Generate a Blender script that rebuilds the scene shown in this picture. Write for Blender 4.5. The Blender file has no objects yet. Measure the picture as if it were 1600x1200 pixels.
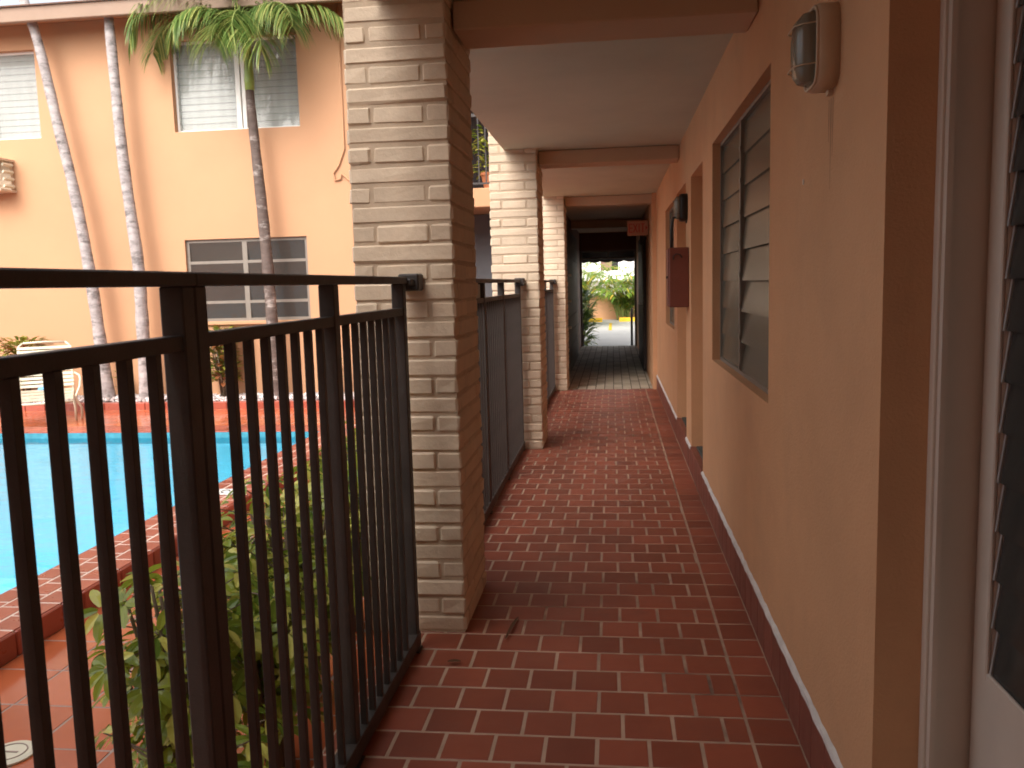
import bpy, bmesh, math, random
from math import sin, cos, pi, radians as R
from mathutils import Vector as V, Matrix
random.seed(7)
rnd = random.random
def rr(a, b): return a + (b - a) * random.random()
S = bpy.context.scene
COL = S.collection

# ------------------------------------------------------------------ materials
def new_mat(name):
    m = bpy.data.materials.new(name); m.use_nodes = True
    nt = m.node_tree
    return m, nt, nt.nodes['Principled BSDF']
def node(nt, t, **kw):
    n = nt.nodes.new(t)
    for k, v in kw.items():
        if k in n.inputs.keys(): n.inputs[k].default_value = v
        else: setattr(n, k, v)
    return n
def mixc(nt, a, b, fac, blend='MIX'):
    n = nt.nodes.new('ShaderNodeMix'); n.data_type = 'RGBA'; n.blend_type = blend
    for s, v in ((0, fac), (6, a), (7, b)):
        if hasattr(v, 'links') or isinstance(v, bpy.types.NodeSocket): nt.links.new(v, n.inputs[s])
        elif s == 0: n.inputs[0].default_value = v
        else: n.inputs[s].default_value = (*v, 1) if len(v) == 3 else v
    return n.outputs[2]
def ramp(nt, src, p0, p1, c0=(0, 0, 0, 1), c1=(1, 1, 1, 1)):
    n = nt.nodes.new('ShaderNodeValToRGB')
    n.color_ramp.elements[0].position = p0; n.color_ramp.elements[1].position = p1
    n.color_ramp.elements[0].color = c0; n.color_ramp.elements[1].color = c1
    nt.links.new(src, n.inputs[0]); return n.outputs[0]
def noise(nt, scale, detail=4, rough=.6, vec=None):
    n = node(nt, 'ShaderNodeTexNoise'); n.inputs['Scale'].default_value = scale
    n.inputs['Detail'].default_value = detail; n.inputs['Roughness'].default_value = rough
    if vec is None:
        tc = nt.nodes.new('ShaderNodeTexCoord'); vec = tc.outputs['Object']
    nt.links.new(vec, n.inputs['Vector']); return n.outputs['Fac']
def mat(name, col, rough=.7, var=.18, scale=2.5, bump=0, bscale=60, island=0, spec=.4, metal=0,
        dirt=None, dscale=1.5, drange=(.52, .72), rvar=.1, bdist=.01, col2=None, stretch=None):
    m, nt, b = new_mat(name)
    vec = None
    if stretch:
        tc = nt.nodes.new('ShaderNodeTexCoord'); mp = nt.nodes.new('ShaderNodeMapping')
        mp.inputs['Scale'].default_value = stretch
        nt.links.new(tc.outputs['Object'], mp.inputs[0]); vec = mp.outputs[0]
    dark = tuple(c * (1 - var) for c in col); lite = tuple(min(1, c * (1 + var)) for c in col)
    n1 = noise(nt, scale, 5, .65, vec)
    out = mixc(nt, dark, lite, ramp(nt, n1, .3, .7))
    if island or col2:
        g = nt.nodes.new('ShaderNodeNewGeometry')
        if col2: out = mixc(nt, out, col2, ramp(nt, g.outputs['Random Per Island'], .15, .95))
        if island:
            mr = nt.nodes.new('ShaderNodeMapRange')
            mr.inputs[3].default_value = 1 - island; mr.inputs[4].default_value = 1 + island
            nt.links.new(g.outputs['Random Per Island'], mr.inputs[0])
            cc = nt.nodes.new('ShaderNodeCombineColor')
            for i in range(3): nt.links.new(mr.outputs[0], cc.inputs[i])
            out = mixc(nt, out, cc.outputs[0], 1.0, 'MULTIPLY')
    if dirt:
        d = ramp(nt, noise(nt, dscale, 6, .7, vec), *drange)
        out = mixc(nt, out, dirt, d)
    nt.links.new(out, b.inputs['Base Color'])
    rn = nt.nodes.new('ShaderNodeMapRange'); nt.links.new(noise(nt, scale * 3, 3), rn.inputs[0])
    rn.inputs[3].default_value = max(.02, rough - rvar); rn.inputs[4].default_value = min(1, rough + rvar)
    nt.links.new(rn.outputs[0], b.inputs['Roughness'])
    b.inputs['Specular IOR Level'].default_value = spec; b.inputs['Metallic'].default_value = metal
    if bump:
        bn = nt.nodes.new('ShaderNodeBump'); bn.inputs['Strength'].default_value = bump
        bn.inputs['Distance'].default_value = bdist
        nt.links.new(noise(nt, bscale, 6, .6), bn.inputs['Height']); nt.links.new(bn.outputs[0], b.inputs['Normal'])
    return m
def leaf_mat(name, c1, c2, trans=.35, rough=.4, c3=None):
    m, nt, b = new_mat(name)
    g = nt.nodes.new('ShaderNodeNewGeometry'); ri = g.outputs['Random Per Island']
    out = mixc(nt, c1, c2, ri)
    if c3: out = mixc(nt, out, c3, ramp(nt, ri, .68, .80))
    out = mixc(nt, out, (.02, .03, .01), ramp(nt, noise(nt, 25, 3), .62, .9))
    nt.links.new(out, b.inputs['Base Color']); b.inputs['Roughness'].default_value = rough
    t = nt.nodes.new('ShaderNodeBsdfTranslucent'); nt.links.new(out, t.inputs[0])
    mx = nt.nodes.new('ShaderNodeMixShader'); mx.inputs[0].default_value = trans
    nt.links.new(b.outputs[0], mx.inputs[1]); nt.links.new(t.outputs[0], mx.inputs[2])
    nt.links.new(mx.outputs[0], nt.nodes['Material Output'].inputs[0]); return m
def glass_mat(name, tint, see=.35, rough=.06, spec=.5):
    m, nt, b = new_mat(name)
    b.inputs['Roughness'].default_value = rough; b.inputs['Specular IOR Level'].default_value = spec
    nt.links.new(mixc(nt, tint, tuple(c * .7 for c in tint), noise(nt, 1.7, 3)), b.inputs['Base Color'])
    t = nt.nodes.new('ShaderNodeBsdfTransparent'); mx = nt.nodes.new('ShaderNodeMixShader'); mx.inputs[0].default_value = see
    nt.links.new(b.outputs[0], mx.inputs[1]); nt.links.new(t.outputs[0], mx.inputs[2])
    nt.links.new(mx.outputs[0], nt.nodes['Material Output'].inputs[0]); return m

M = {}
PAINT = (.60, .325, .172)
M['stucco'] = mat('orange_stucco', PAINT, .75, .08, 1.2, .5, 120, bdist=.006, spec=.3, dirt=(.50, .28, .155), dscale=1.6, drange=(.5, .85))
M['stucco_far'] = mat('orange_stucco_wing', (.49, .268, .148), .75, .05, .7, .3, 110, bdist=.004, spec=.3,
                      dirt=(.455, .243, .128), dscale=.35, drange=(.55, .85))
M['ceiling'] = mat('ceiling_plaster', (.50, .455, .335), .85, .08, 1.2, .4, 120, bdist=.004, spec=.2)
M['beam'] = mat('beam_paint', (.55, .38, .25), .75, .06, 1.5, .3, 120, bdist=.004, spec=.3)
M['block'] = mat('cream_painted_block', (.64, .51, .375), .7, .07, 9, .6, 40, .06, .3, bdist=.006,
                 dirt=(.50, .39, .28), dscale=14, drange=(.62, .8))
M['mortar'] = mat('painted_mortar', (.50, .385, .275), .85, .1, 9, .5, 60, bdist=.005)
M['tile'] = mat('quarry_tile', (.27, .066, .034), .48, .12, 2.2, .12, 90, .22, .5, bdist=.002,
                dirt=(.13, .05, .035), dscale=1.1, drange=(.55, .78), rvar=.12)
M['grout'] = mat('tile_grout', (.46, .31, .22), .9, .2, 3, 0, dirt=(.15, .085, .06), dscale=.5, drange=(.52, .64))
M['bbtile'] = mat('skirting_tile', (.20, .062, .042), .45, .12, 4, .1, 90, .12, .5)
M['caulk'] = mat('white_bead', (.62, .58, .55), .8, .15, 12, .3, 80)
M['deck'] = mat('deck_tile', (.46, .115, .045), .16, .12, 1.6, .1, 60, .12, .5, bdist=.002, rvar=.08)
M['deckgrout'] = mat('deck_grout', (.33, .24, .2), .7, .2, 5)
M['cope'] = mat('coping_tile', (.33, .075, .045), .3, .12, 3, .1, 90, .16, .5)
M['copegrout'] = mat('coping_grout', (.72, .56, .46), .85, .12, 6)
M['paver'] = mat('grey_paver', (.46, .40, .31), .8, .15, 3, .4, 90, .18, .3)
M['paverjoint'] = mat('paver_joint', (.11, .09, .07), .95, .2, 5)
M['iron'] = mat('bronze_black_metal', (.044, .035, .031), .5, .25, 6, .15, 160, spec=.45, dirt=(.075, .045, .032), dscale=5, drange=(.6, .8))
M['darkmetal_shade'] = mat('dark_door_and_shade_paint', (.035, .024, .022), .6, .2, 3)
M['trim'] = mat('white_door_paint', (.60, .50, .42), .45, .05, 3, .05, 60)
M['alu'] = mat('aluminium', (.55, .54, .53), .4, .1, 8, metal=.6)
M['alubronze'] = mat('bronze_frame', (.20, .17, .14), .5, .1, 8, spec=.5)
M['slat'] = glass_mat('louvre_glass', (.17, .155, .115), .06, .22)
M['slatdoor'] = glass_mat('door_louvre_glass', (.05, .05, .047), .15, .15, .4)
M['slatfar'] = glass_mat('upper_louvre_glass', (.44, .46, .43), .6, .05, .5)
M['paneglass'] = glass_mat('awning_window_glass', (.10, .085, .075), .35, .05, .5)
M['curtain'] = mat('white_curtain', (.80, .80, .76), .9, .06, 3, .2, 20)
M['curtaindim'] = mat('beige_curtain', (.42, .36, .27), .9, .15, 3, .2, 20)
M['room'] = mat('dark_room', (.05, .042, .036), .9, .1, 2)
M['mat_dark'] = mat('door_mat', (.07, .07, .06), .95, .3, 12, .5, 150)
M['gravel'] = mat('white_gravel', (.62, .55, .53), .8, .15, 9, .3, 60, .35)
M['soil'] = mat('soil', (.10, .07, .05), .95, .3, 5, .5, 40)
M['ground'] = mat('ground', (.22, .19, .15), .9, .2, .5, .3, 20)
M['trunkgrey'] = mat('grey_palm_bark', (.36, .32, .31), .85, .3, 1.6, .8, 14, spec=.2, stretch=(4, 4, 9),
                     dirt=(.13, .115, .11), dscale=.9, drange=(.5, .66), bdist=.02)
M['trunkdark'] = mat('dark_palm_bark', (.12, .09, .078), .85, .3, 1.6, .8, 14, spec=.2, stretch=(4, 4, 10),
                     dirt=(.38, .33, .30), dscale=1.0, drange=(.54, .68), bdist=.02)
M['crownshaft'] = mat('green_crownshaft', (.22, .30, .07), .4, .15, 3, .1, 30)
M['frond'] = leaf_mat('palm_leaflet', (.09, .17, .04), (.24, .33, .08), .45, .35, (.42, .44, .14))
M['arec'] = leaf_mat('areca_leaflet', (.12, .26, .03), (.38, .45, .07), .5, .4, (.60, .45, .06))
M['scheff'] = leaf_mat('variegated_leaf', (.10, .18, .02), (.46, .50, .06), .42, .25, (.68, .66, .16))
M['croton'] = leaf_mat('croton_leaf', (.10, .16, .03), (.40, .36, .05), .3, .4, (.28, .10, .04))
M['stem'] = mat('woody_stem', (.16, .12, .08), .8, .2, 5)
M['rachis'] = mat('frond_stalk', (.20, .24, .06), .6, .1, 5)
M['white'] = mat('white_paint', (.78, .76, .72), .6, .04, 2)
M['strap'] = mat('cream_vinyl', (.66, .61, .47), .45, .04, 4)
M['blue'] = mat('blue_cloth', (.20, .45, .75), .8, .1, 9)
M['lampbeige'] = mat('lamp_beige', (.56, .43, .31), .5, .08, 6)
M['lampblack'] = mat('lamp_black', (.02, .018, .017), .45, .1, 6)
M['lampglass'] = glass_mat('lamp_glass', (.24, .22, .17), .2, .2, .5)
M['panel'] = mat('red_brown_box', (.19, .055, .035), .55, .1, 4, .1, 60)
M['redletter'] = mat('red_letters', (.40, .035, .025), .5, .05, 5)
M['signface'] = mat('sign_face', (.42, .20, .12), .5, .05, 5)
M['yellow'] = mat('yellow_paint', (.80, .48, .02), .6, .12, 6, .2, 50)
M['concrete'] = mat('pale_concrete', (.50, .48, .44), .85, .1, .4, .2, 40, dirt=(.40, .38, .34), dscale=.8, drange=(.55, .8))
M['awning'] = mat('awning_fabric', (.035, .028, .026), .85, .1, 3)
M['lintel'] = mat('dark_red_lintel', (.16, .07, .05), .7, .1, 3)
M['paper'] = mat('paper', (.55, .56, .52), .8, .05, 12)
M['pot'] = mat('terracotta_pot', (.45, .16, .07), .8, .15, 8)
M['shadegrey'] = mat('shade_grey_wall', (.13, .13, .14), .8, .08, 2)  # shade of the stair recess put into the wall colour
M['brownpanel'] = mat('brown_cladding', (.22, .13, .09), .7, .15, 2)
M['stain'] = mat('rusty_drip', (.40, .22, .12), .85, .15, 20)
M['gutter'] = mat('tan_gutter', (.28, .185, .13), .6, .08, 3)
M['roof'] = mat('roof_tile_white', (.70, .66, .60), .8, .1, 2)
M['leafdry'] = mat('dry_leaf', (.10, .045, .02), .8, .2, 20)

def water():
    m, nt, b = new_mat('pool_water')
    nt.nodes.remove(b)
    tc = nt.nodes.new('ShaderNodeTexCoord'); mp = nt.nodes.new('ShaderNodeMapping'); mp.inputs['Scale'].default_value = (1, 1.8, 1)
    nt.links.new(tc.outputs['Object'], mp.inputs[0])
    bn = nt.nodes.new('ShaderNodeBump'); bn.inputs['Strength'].default_value = .5; bn.inputs['Distance'].default_value = .03
    nt.links.new(noise(nt, 2.6, 4, .55, mp.outputs[0]), bn.inputs['Height'])
    gl = nt.nodes.new('ShaderNodeBsdfGlossy'); gl.inputs['Roughness'].default_value = .05; nt.links.new(bn.outputs[0], gl.inputs['Normal'])
    tr = nt.nodes.new('ShaderNodeBsdfTransparent'); tr.inputs[0].default_value = (.62, .92, .97, 1)
    fr = nt.nodes.new('ShaderNodeFresnel'); fr.inputs[0].default_value = 1.26; nt.links.new(bn.outputs[0], fr.inputs['Normal'])
    mx = nt.nodes.new('ShaderNodeMixShader'); nt.links.new(fr.outputs[0], mx.inputs[0])
    nt.links.new(tr.outputs[0], mx.inputs[1]); nt.links.new(gl.outputs[0], mx.inputs[2])
    nt.links.new(mx.outputs[0], nt.nodes['Material Output'].inputs[0]); return m
M['plaster'] = mat('pool_plaster', (.31, .69, .80), .8, .08, .8, .2, 12)
M['bandtile'] = mat('waterline_tile', (.06, .28, .36), .35, .2, 14)
M['water'] = water()

# ------------------------------------------------------------------ mesh builder
class MB:
    def __init__(s): s.v = []; s.f = []; s.mi = []; s.sm = []; s.m = 0; s.smooth = False
    def face(s, idx): s.f.append(idx); s.mi.append(s.m); s.sm.append(s.smooth)
    def vs(s, pts):
        n = len(s.v); s.v.extend([tuple(p) for p in pts]); return list(range(n, n + len(pts)))
    def poly(s, pts): s.face(s.vs(pts)); return s
    def box(s, x0, x1, y0, y1, z0, z1):
        i = s.vs([(x0, y0, z0), (x1, y0, z0), (x1, y1, z0), (x0, y1, z0), (x0, y0, z1), (x1, y0, z1), (x1, y1, z1), (x0, y1, z1)])
        for q in ((0, 3, 2, 1), (4, 5, 6, 7), (0, 1, 5, 4), (1, 2, 6, 5), (2, 3, 7, 6), (3, 0, 4, 7)): s.face([i[k] for k in q])
        return s
    def obox(s, c, ax, ay, az):   # oriented box: centre and three half-axis vectors
        c, ax, ay, az = V(c), V(ax), V(ay), V(az)
        i = s.vs([c + ax * a + ay * b + az * d for d in (-1, 1) for a, b in ((-1, -1), (1, -1), (1, 1), (-1, 1))])
        for q in ((0, 3, 2, 1), (4, 5, 6, 7), (0, 1, 5, 4), (1, 2, 6, 5), (2, 3, 7, 6), (3, 0, 4, 7)): s.face([i[k] for k in q])
        return s
    def rbox(s, x0, x1, y0, y1, z0, z1, b, jit=0.0):   # chamfered box
        pts = []
        for z, ins in ((z0, b), (z0 + b, 0), (z1 - b, 0), (z1, b)):
            a0, a1, c0, c1 = x0 + ins, x1 - ins, y0 + ins, y1 - ins
            k = b if ins == 0 else b * .5
            ring = [(a0 + k, c0), (a1 - k, c0), (a1, c0 + k), (a1, c1 - k), (a1 - k, c1), (a0 + k, c1), (a0, c1 - k), (a0, c0 + k)]
            pts += [(p[0] + rr(-jit, jit), p[1] + rr(-jit, jit), z + rr(-jit, jit)) for p in ring]
        i = s.vs(pts)
        s.face([i[k] for k in range(7, -1, -1)]); s.face([i[24 + k] for k in range(8)])
        for l in range(3):
            for k in range(8):
                k2 = (k + 1) % 8; s.face([i[l * 8 + k], i[l * 8 + k2], i[l * 8 + 8 + k2], i[l * 8 + 8 + k]])
        return s
    def tube(s, pts, rad, n=8, cap=True):
        pts = [V(p) for p in pts]; rads = rad if isinstance(rad, (list, tuple)) else [rad] * len(pts)
        rings = []; prev = None
        for k, p in enumerate(pts):
            t = (pts[min(k + 1, len(pts) - 1)] - pts[max(k - 1, 0)]).normalized()
            if prev is None:
                u = t.orthogonal().normalized()
            else:
                u = (prev - t * prev.dot(t)).normalized()
            prev = u; w = t.cross(u)
            rings.append(s.vs([p + (u * cos(2 * pi * a / n) + w * sin(2 * pi * a / n)) * rads[k] for a in range(n)]))
        sm = s.smooth; s.smooth = True
        for a, b in zip(rings, rings[1:]):
            for k in range(n): s.face([a[k], a[(k + 1) % n], b[(k + 1) % n], b[k]])
        s.smooth = sm
        if cap: s.face(rings[0][::-1]); s.face(rings[-1])
        return s
    def loft(s, rings, cap0=True, cap1=True):
        R_ = [s.vs(r) for r in rings]; n = len(R_[0])
        for a, b in zip(R_, R_[1:]):
            for k in range(n): s.face([a[k], a[(k + 1) % n], b[(k + 1) % n], b[k]])
        if cap0: s.face(R_[0][::-1])
        if cap1: s.face(R_[-1])
        return s
    def build(s, name, mats, parent=None, local=False):
        me = bpy.data.meshes.new(name); me.from_pydata(s.v, [], s.f)
        mats = mats if isinstance(mats, (list, tuple)) else [mats]
        for k in mats: me.materials.append(M[k])
        me.polygons.foreach_set('material_index', s.mi); me.polygons.foreach_set('use_smooth', s.sm)
        me.update()
        o = bpy.data.objects.new(name, me); COL.objects.link(o)
        if parent is not None:
            o.parent = parent
            if parent.type == 'EMPTY' and not local: o.location = -V(parent.location)
        return o
def thing(name, label, cat, loc=(0, 0, 0), group=None, rz=0):
    o = bpy.data.objects.new(name, None); COL.objects.link(o); o.location = loc; o.rotation_euler = (0, 0, rz)
    o.empty_display_size = .2
    o['label'] = label; o['category'] = cat
    if group: o['group'] = group
    return o
def tag(o, label, cat, group=None):
    o['label'] = label; o['category'] = cat
    if group: o['group'] = group
    return o
def struct(o): o['kind'] = 'structure'; return o
def copy_tree(o, parent=None):
    c = o.copy(); COL.objects.link(c)
    if parent is not None: c.parent = parent
    for ch in list(o.children): copy_tree(ch, c)
    return c

def wallpanel(mb, u0, u1, v0, v1, holes, P, depth):
    """wall with real openings; P(u, v, d) maps to 3D, d from 0 (front) to depth (back)"""
    us = sorted({u0, u1, *[h[0] for h in holes], *[h[1] for h in holes]}); us = [u for u in us if u0 <= u <= u1]
    vs_ = sorted({v0, v1, *[h[2] for h in holes], *[h[3] for h in holes]}); vs_ = [v for v in vs_ if v0 <= v <= v1]
    for a, b in zip(us, us[1:]):
        for c, d in zip(vs_, vs_[1:]):
            mu, mv = (a + b) / 2, (c + d) / 2
            if any(h[0] < mu < h[1] and h[2] < mv < h[3] for h in holes): continue
            mb.poly([P(a, c, 0), P(b, c, 0), P(b, d, 0), P(a, d, 0)])
            mb.poly([P(a, c, depth), P(a, d, depth), P(b, d, depth), P(b, c, depth)])
    for (a, b, c, d) in [(u0, u1, v0, v1)] + list(holes):
        mb.poly([P(a, c, 0), P(a, c, depth), P(b, c, depth), P(b, c, 0)]); mb.poly([P(a, d, 0), P(b, d, 0), P(b, d, depth), P(a, d, depth)])
        mb.poly([P(a, c, 0), P(a, d, 0), P(a, d, depth), P(a, c, depth)]); mb.poly([P(b, c, 0), P(b, c, depth), P(b, d, depth), P(b, d, 0)])

# ------------------------------------------------------------------ key dimensions (metres; camera above the origin)
W = .553          # right-hand corridor wall plane
DZ = -.20         # pool deck level
CEIL = 2.50; BEAM = 2.385
COLY = [3.29, 7.17, 11.13]; CX0, CX1, CDEP = -1.012, -.608, .57
FX = -.765        # fence line
WY = 11.70        # front plane of the wing across the pool

# ------------------------------------------------------------------ ground and floors
g = MB()
for a, b, c, d in ((-120, -9, -120, 160), (-2.9, 120, -120, 160), (-9, -2.9, -120, 1.4), (-9, -2.9, 9.5, 160)):
    g.poly([(a, c, -.45), (b, c, -.45), (b, d, -.45), (a, d, -.45)])
struct(g.build('ground', 'ground'))

def tiles(mb, x0, x1, y0, y1, px, py, ztop, gap=.009, bond=.5, th=.012, jit=.0006, ox=0.0, oy=None, bev=.0015):
    """loose tiles laid in rows, each a small solid with its own slight tilt"""
    y = y0 if oy is None else oy
    row = 0
    while y < y1 - .01:
        off = (row % 2) * bond * px + ox + rr(-.006, .006)
        k = math.floor((x0 - off) / px) - 1
        while True:
            a = off + k * px; k += 1
            if a > x1: break
            c, d = max(a, x0) + gap / 2, min(a + px, x1) - gap / 2
            e, f = max(y, y0) + gap / 2, min(y + py, y1) - gap / 2
            if d - c < .015 or f - e < .015: continue
            j = [ztop + rr(-jit, jit) for _ in range(4)]
            b = bev
            i = mb.vs([(c, e, ztop - th), (d, e, ztop - th), (d, f, ztop - th), (c, f, ztop - th),
                       (c, e, j[0] - b), (d, e, j[1] - b), (d, f, j[2] - b), (c, f, j[3] - b),
                       (c + b, e + b, j[0]), (d - b, e + b, j[1]), (d - b, f - b, j[2]), (c + b, f - b, j[3])])
            mb.face([i[8], i[9], i[10], i[11]])
            for q in range(4):
                q2 = (q + 1) % 4
                mb.face([i[q], i[q2], i[4 + q2], i[4 + q]]); mb.face([i[4 + q], i[4 + q2], i[8 + q2], i[8 + q]])
        y += py; row += 1

FE = 11.25        # end of the red tiles
g = MB(); g.m = 1; g.box(-.90, .56, -5, FE, -.40, -.0014); g.m = 0
tiles(g, -.90, .4035, -5, FE, .1575, .1537, 0, .0115, oy=-5 - .0137, ox=.0865)
tiles(g, .4035, .5445, -5, FE, .2, .1537, 0, .009, bond=0, oy=-5 - .0137, ox=.3735)
struct(g.build('walkway_floor', ['tile', 'grout']))
g = MB(); g.m = 1; g.box(-.72, .60, FE + .004, 18.95, -.40, -.004); g.m = 0
# pavers run lengthwise, so build with swapped axes
t = MB(); tiles(t, FE + .01, 18.95, -.72, .60, .24, .118, 0, .010, jit=.0012, bev=.002)
o = len(g.v); g.v += [(y, x, z) for x, y, z in t.v]; g.f += [[k + o for k in f][::-1] for f in t.f]; g.mi += [0] * len(t.f); g.sm += [False] * len(t.f)
struct(g.build('passage_paving', ['paver', 'paverjoint']))

# pool deck, pool, coping
PX1, PX0, PY0, PY1 = -3.085, -8.6, 1.6, 8.65
g = MB(); g.m = 1
for q in ((-2.70, -.901, -5, 11.15), (-14, PX0 - .38, -5, 11.15), (PX0 - .38, -2.70, PY1 + .36, 11.15), (PX0 - .38, -2.70, -5, PY0 - .36)):
    g.box(q[0], q[1], q[2], q[3], -.44, DZ - .002)
g.m = 0
tiles(g, -2.68, -.905, -5, 11.14, .30, .30, DZ, .011, bond=0, ox=-2.08, oy=-5.128, jit=.001)
tiles(g, PX0 - .38, -2.68, PY1 + .40, 11.14, .30, .30, DZ, .011, bond=0, ox=-2.08, oy=9.572, jit=.001)
tiles(g, -14, PX0 - .40, -5, 11.14, .30, .30, DZ, .011, bond=0, ox=-2.08, oy=-5.128, jit=.001)
struct(g.build('pool_deck', ['deck', 'deckgrout']))

g = MB(); e = .013; zb = -1.45
g.poly([(PX0 + e, PY0 + e, zb), (PX1 - e, PY0 + e, zb), (PX1 - e, PY1 - e, zb - .3), (PX0 + e, PY1 - e, zb - .3)])
for a, b in (((PX0 + e, PY0 + e), (PX0 + e, PY1 - e)), ((PX0 + e, PY1 - e), (PX1 - e, PY1 - e)), ((PX1 - e, PY1 - e), (PX1 - e, PY0 + e)), ((PX1 - e, PY0 + e), (PX0 + e, PY0 + e))):
    g.m = 0; g.poly([(*a, -1.9), (*b, -1.9), (*b, -.215), (*a, -.215)]); g.m = 1; g.poly([(*a, -.215), (*b, -.215), (*b, -.09), (*a, -.09)])
struct(g.build('pool_basin', ['plaster', 'bandtile']))
g = MB(); g.poly([(PX0, PY0, -.15), (PX1, PY0, -.15), (PX1, PY1, -.15), (PX0, PY1, -.15)])
pw = struct(g.build('pool_water', 'water'))
CT = -.08
g = MB(); g.m = 1
g.box(-3.075, -2.69, PY0 - .36, PY1 + .37, -.44, CT - .0015)
g.box(PX0 - .385, PX0 - .01, PY0 - .36, PY1 + .37, -.44, CT - .003)
g.box(PX0 - .009, -3.076, PY1 + .012, PY1 + .37, -.44, CT - .003)
g.box(PX0 - .009, -3.076, PY0 - .36, PY0 - .012, -.44, CT - .003)
g.m = 0
def cope(x0, x1):
    tiles(g, x0, x0 + .13, PY0 - .36, PY1 + .37, .2, .166, CT, .012, bond=0, oy=PY0 - .36, ox=x0)
    tiles(g, x0 + .13, x0 + .26, PY0 - .36, PY1 + .37, .2, .166, CT, .014, bond=0, oy=PY0 - .36 - .06, ox=x0 + .13)
    tiles(g, x0 + .26, x1, PY0 - .36, PY1 + .37, .2, .166, CT, .014, bond=0, oy=PY0 - .36, ox=x0 + .26)
cope(-3.085, -2.68); cope(PX0 - .39, PX0 + .005)
tiles(g, PX0, -3.085, PY1, PY1 + .37, .166, .13, CT, .009, bond=.5, oy=PY1)
tiles(g, PX0, -3.085, PY0 - .36, PY0, .166, .13, CT, .009, bond=.5, oy=PY0 - .37)
y = PY0 - .36
while y < PY1 + .3:            # rounded nose faces down to the deck and down to the water
    g.rbox(-2.692, -2.672, y + .004, y + .162, DZ - .002, CT - .004, .006); g.rbox(-3.088, -3.076, y + .004, y + .162, -.42, CT - .004, .004); y += .166
x = PX0
while x < -3.1:
    g.rbox(x + .004, x + .162, PY1 - .004, PY1 + .010, -.42, CT - .004, .004); g.rbox(x + .004, x + .162, PY1 + .364, PY1 + .382, DZ - .002, CT - .004, .006); x += .166
cp = g.build('pool_coping', ['cope', 'copegrout']); struct(cp)
g = MB(); g.rbox(-2.955, -2.80, 5.86, 6.03, CT + .001, CT + .007, .002)
g.m = 1; g.tube([(-2.88 + .03 * cos(a), 5.945 + .04 * sin(a), CT + .0085) for a in [k * .6 for k in range(9)]], .004, 5)
tag(g.build('depth_marker_tile', ['white', 'room']), 'small white marker tile set in the red pool coping', 'marker tile')
g = MB(); ring = [(cos(2 * pi * k / 28), sin(2 * pi * k / 28)) for k in range(28)]
dc = (-2.13, 2.62)
g.loft([[(dc[0] + x * .085, dc[1] + y * .085, DZ + .002) for x, y in ring], [(dc[0] + x * .085, dc[1] + y * .085, DZ + .008) for x, y in ring],
        [(dc[0] + x * .07, dc[1] + y * .07, DZ + .012) for x, y in ring]])
g.m = 1; g.box(dc[0] - .03, dc[0] + .03, dc[1] - .004, dc[1] + .004, DZ + .0122, DZ + .014)
g.tube([(dc[0] + x * .055, dc[1] + y * .055, DZ + .0125) for x, y in ring + ring[:1]], .0025, 5)
tag(g.build('drain_cover', ['strap', 'deckgrout']), 'round cream drain cover set in the orange deck tiles', 'drain cover')

# kerb and gravel bed under the far wall
g = MB()
x = -14.0
while x < -2.0:
    g.rbox(x + .003, x + .297, 11.15, 11.28, -.43, -.105, .008); x += .30
struct(g.build('bed_kerb', 'cope'))
g = MB(); g.box(-14, -1.1, 11.281, WY - .002, -.43, -.125); struct(g.build('planting_soil', 'soil'))
g = MB(); random.seed(3)
def stone(mb, c, r):
    ax = [V((rr(-1, 1), rr(-1, 1), rr(-1, 1))).normalized() for _ in range(2)]
    u = ax[0]; w = u.cross(ax[1]).normalized(); t_ = u.cross(w)
    d = [u * r * rr(.8, 1.3), -u * r * rr(.8, 1.3), w * r * rr(.7, 1.1), -w * r * rr(.7, 1.1), t_ * r * rr(.5, .8), -t_ * r * rr(.5, .8)]
    i = mb.vs([V(c) + p for p in d])
    for q in ((0, 2, 4), (2, 1, 4), (1, 3, 4), (3, 0, 4), (2, 0, 5), (1, 2, 5), (3, 1, 5), (0, 3, 5)): mb.face([i[k] for k in q])
for _ in range(5200): stone(g, (rr(-10.5, -2.1), rr(11.29, 11.69), rr(-.125, -.06)), rr(.018, .04))
st = g.build('gravel', 'gravel'); st['kind'] = 'stuff'

# ------------------------------------------------------------------ building along the walkway
bA = thing('motel_building', 'orange stucco building beside the red tiled walkway with louvred windows and recessed doors', 'building', (W, 5, 0))
D1 = (.93, 1.858, .02, 2.11); W1 = (3.17, 4.95, .945, 2.14); D2 = (5.47, 6.28, .166, 2.12); D3 = (6.70, 7.63, .166, 2.13); W2 = (8.0, 9.28, .945, 2.12)
g = MB(); wallpanel(g, -5, 11.17, 0, CEIL - .002, [D1, W1, D2, D3, W2], lambda u, v, d: (W + d, u, v), .16)
g.build('wall', 'stucco', bA)
g = MB(); g.box(W + .95, W + 1.05, -5, 11.1, 0, 2.6); g.build('dark_backing', 'room', bA)  # dark sheet painted to stand for the unlit rooms
g = MB(); g.tube([(W - .0006, 2.62, 1.672), (W - .003, 2.62, 1.672)], .008, 9); g.build('plaster_patch', 'trim', bA)
g = MB(); g.box(-.30, W + .9, -5.2, -5.01, 0, CEIL - .002); g.build('light_block_wall', 'stucco', bA)  # unseen half-width wall added to darken the near door recess
g = MB()
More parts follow.
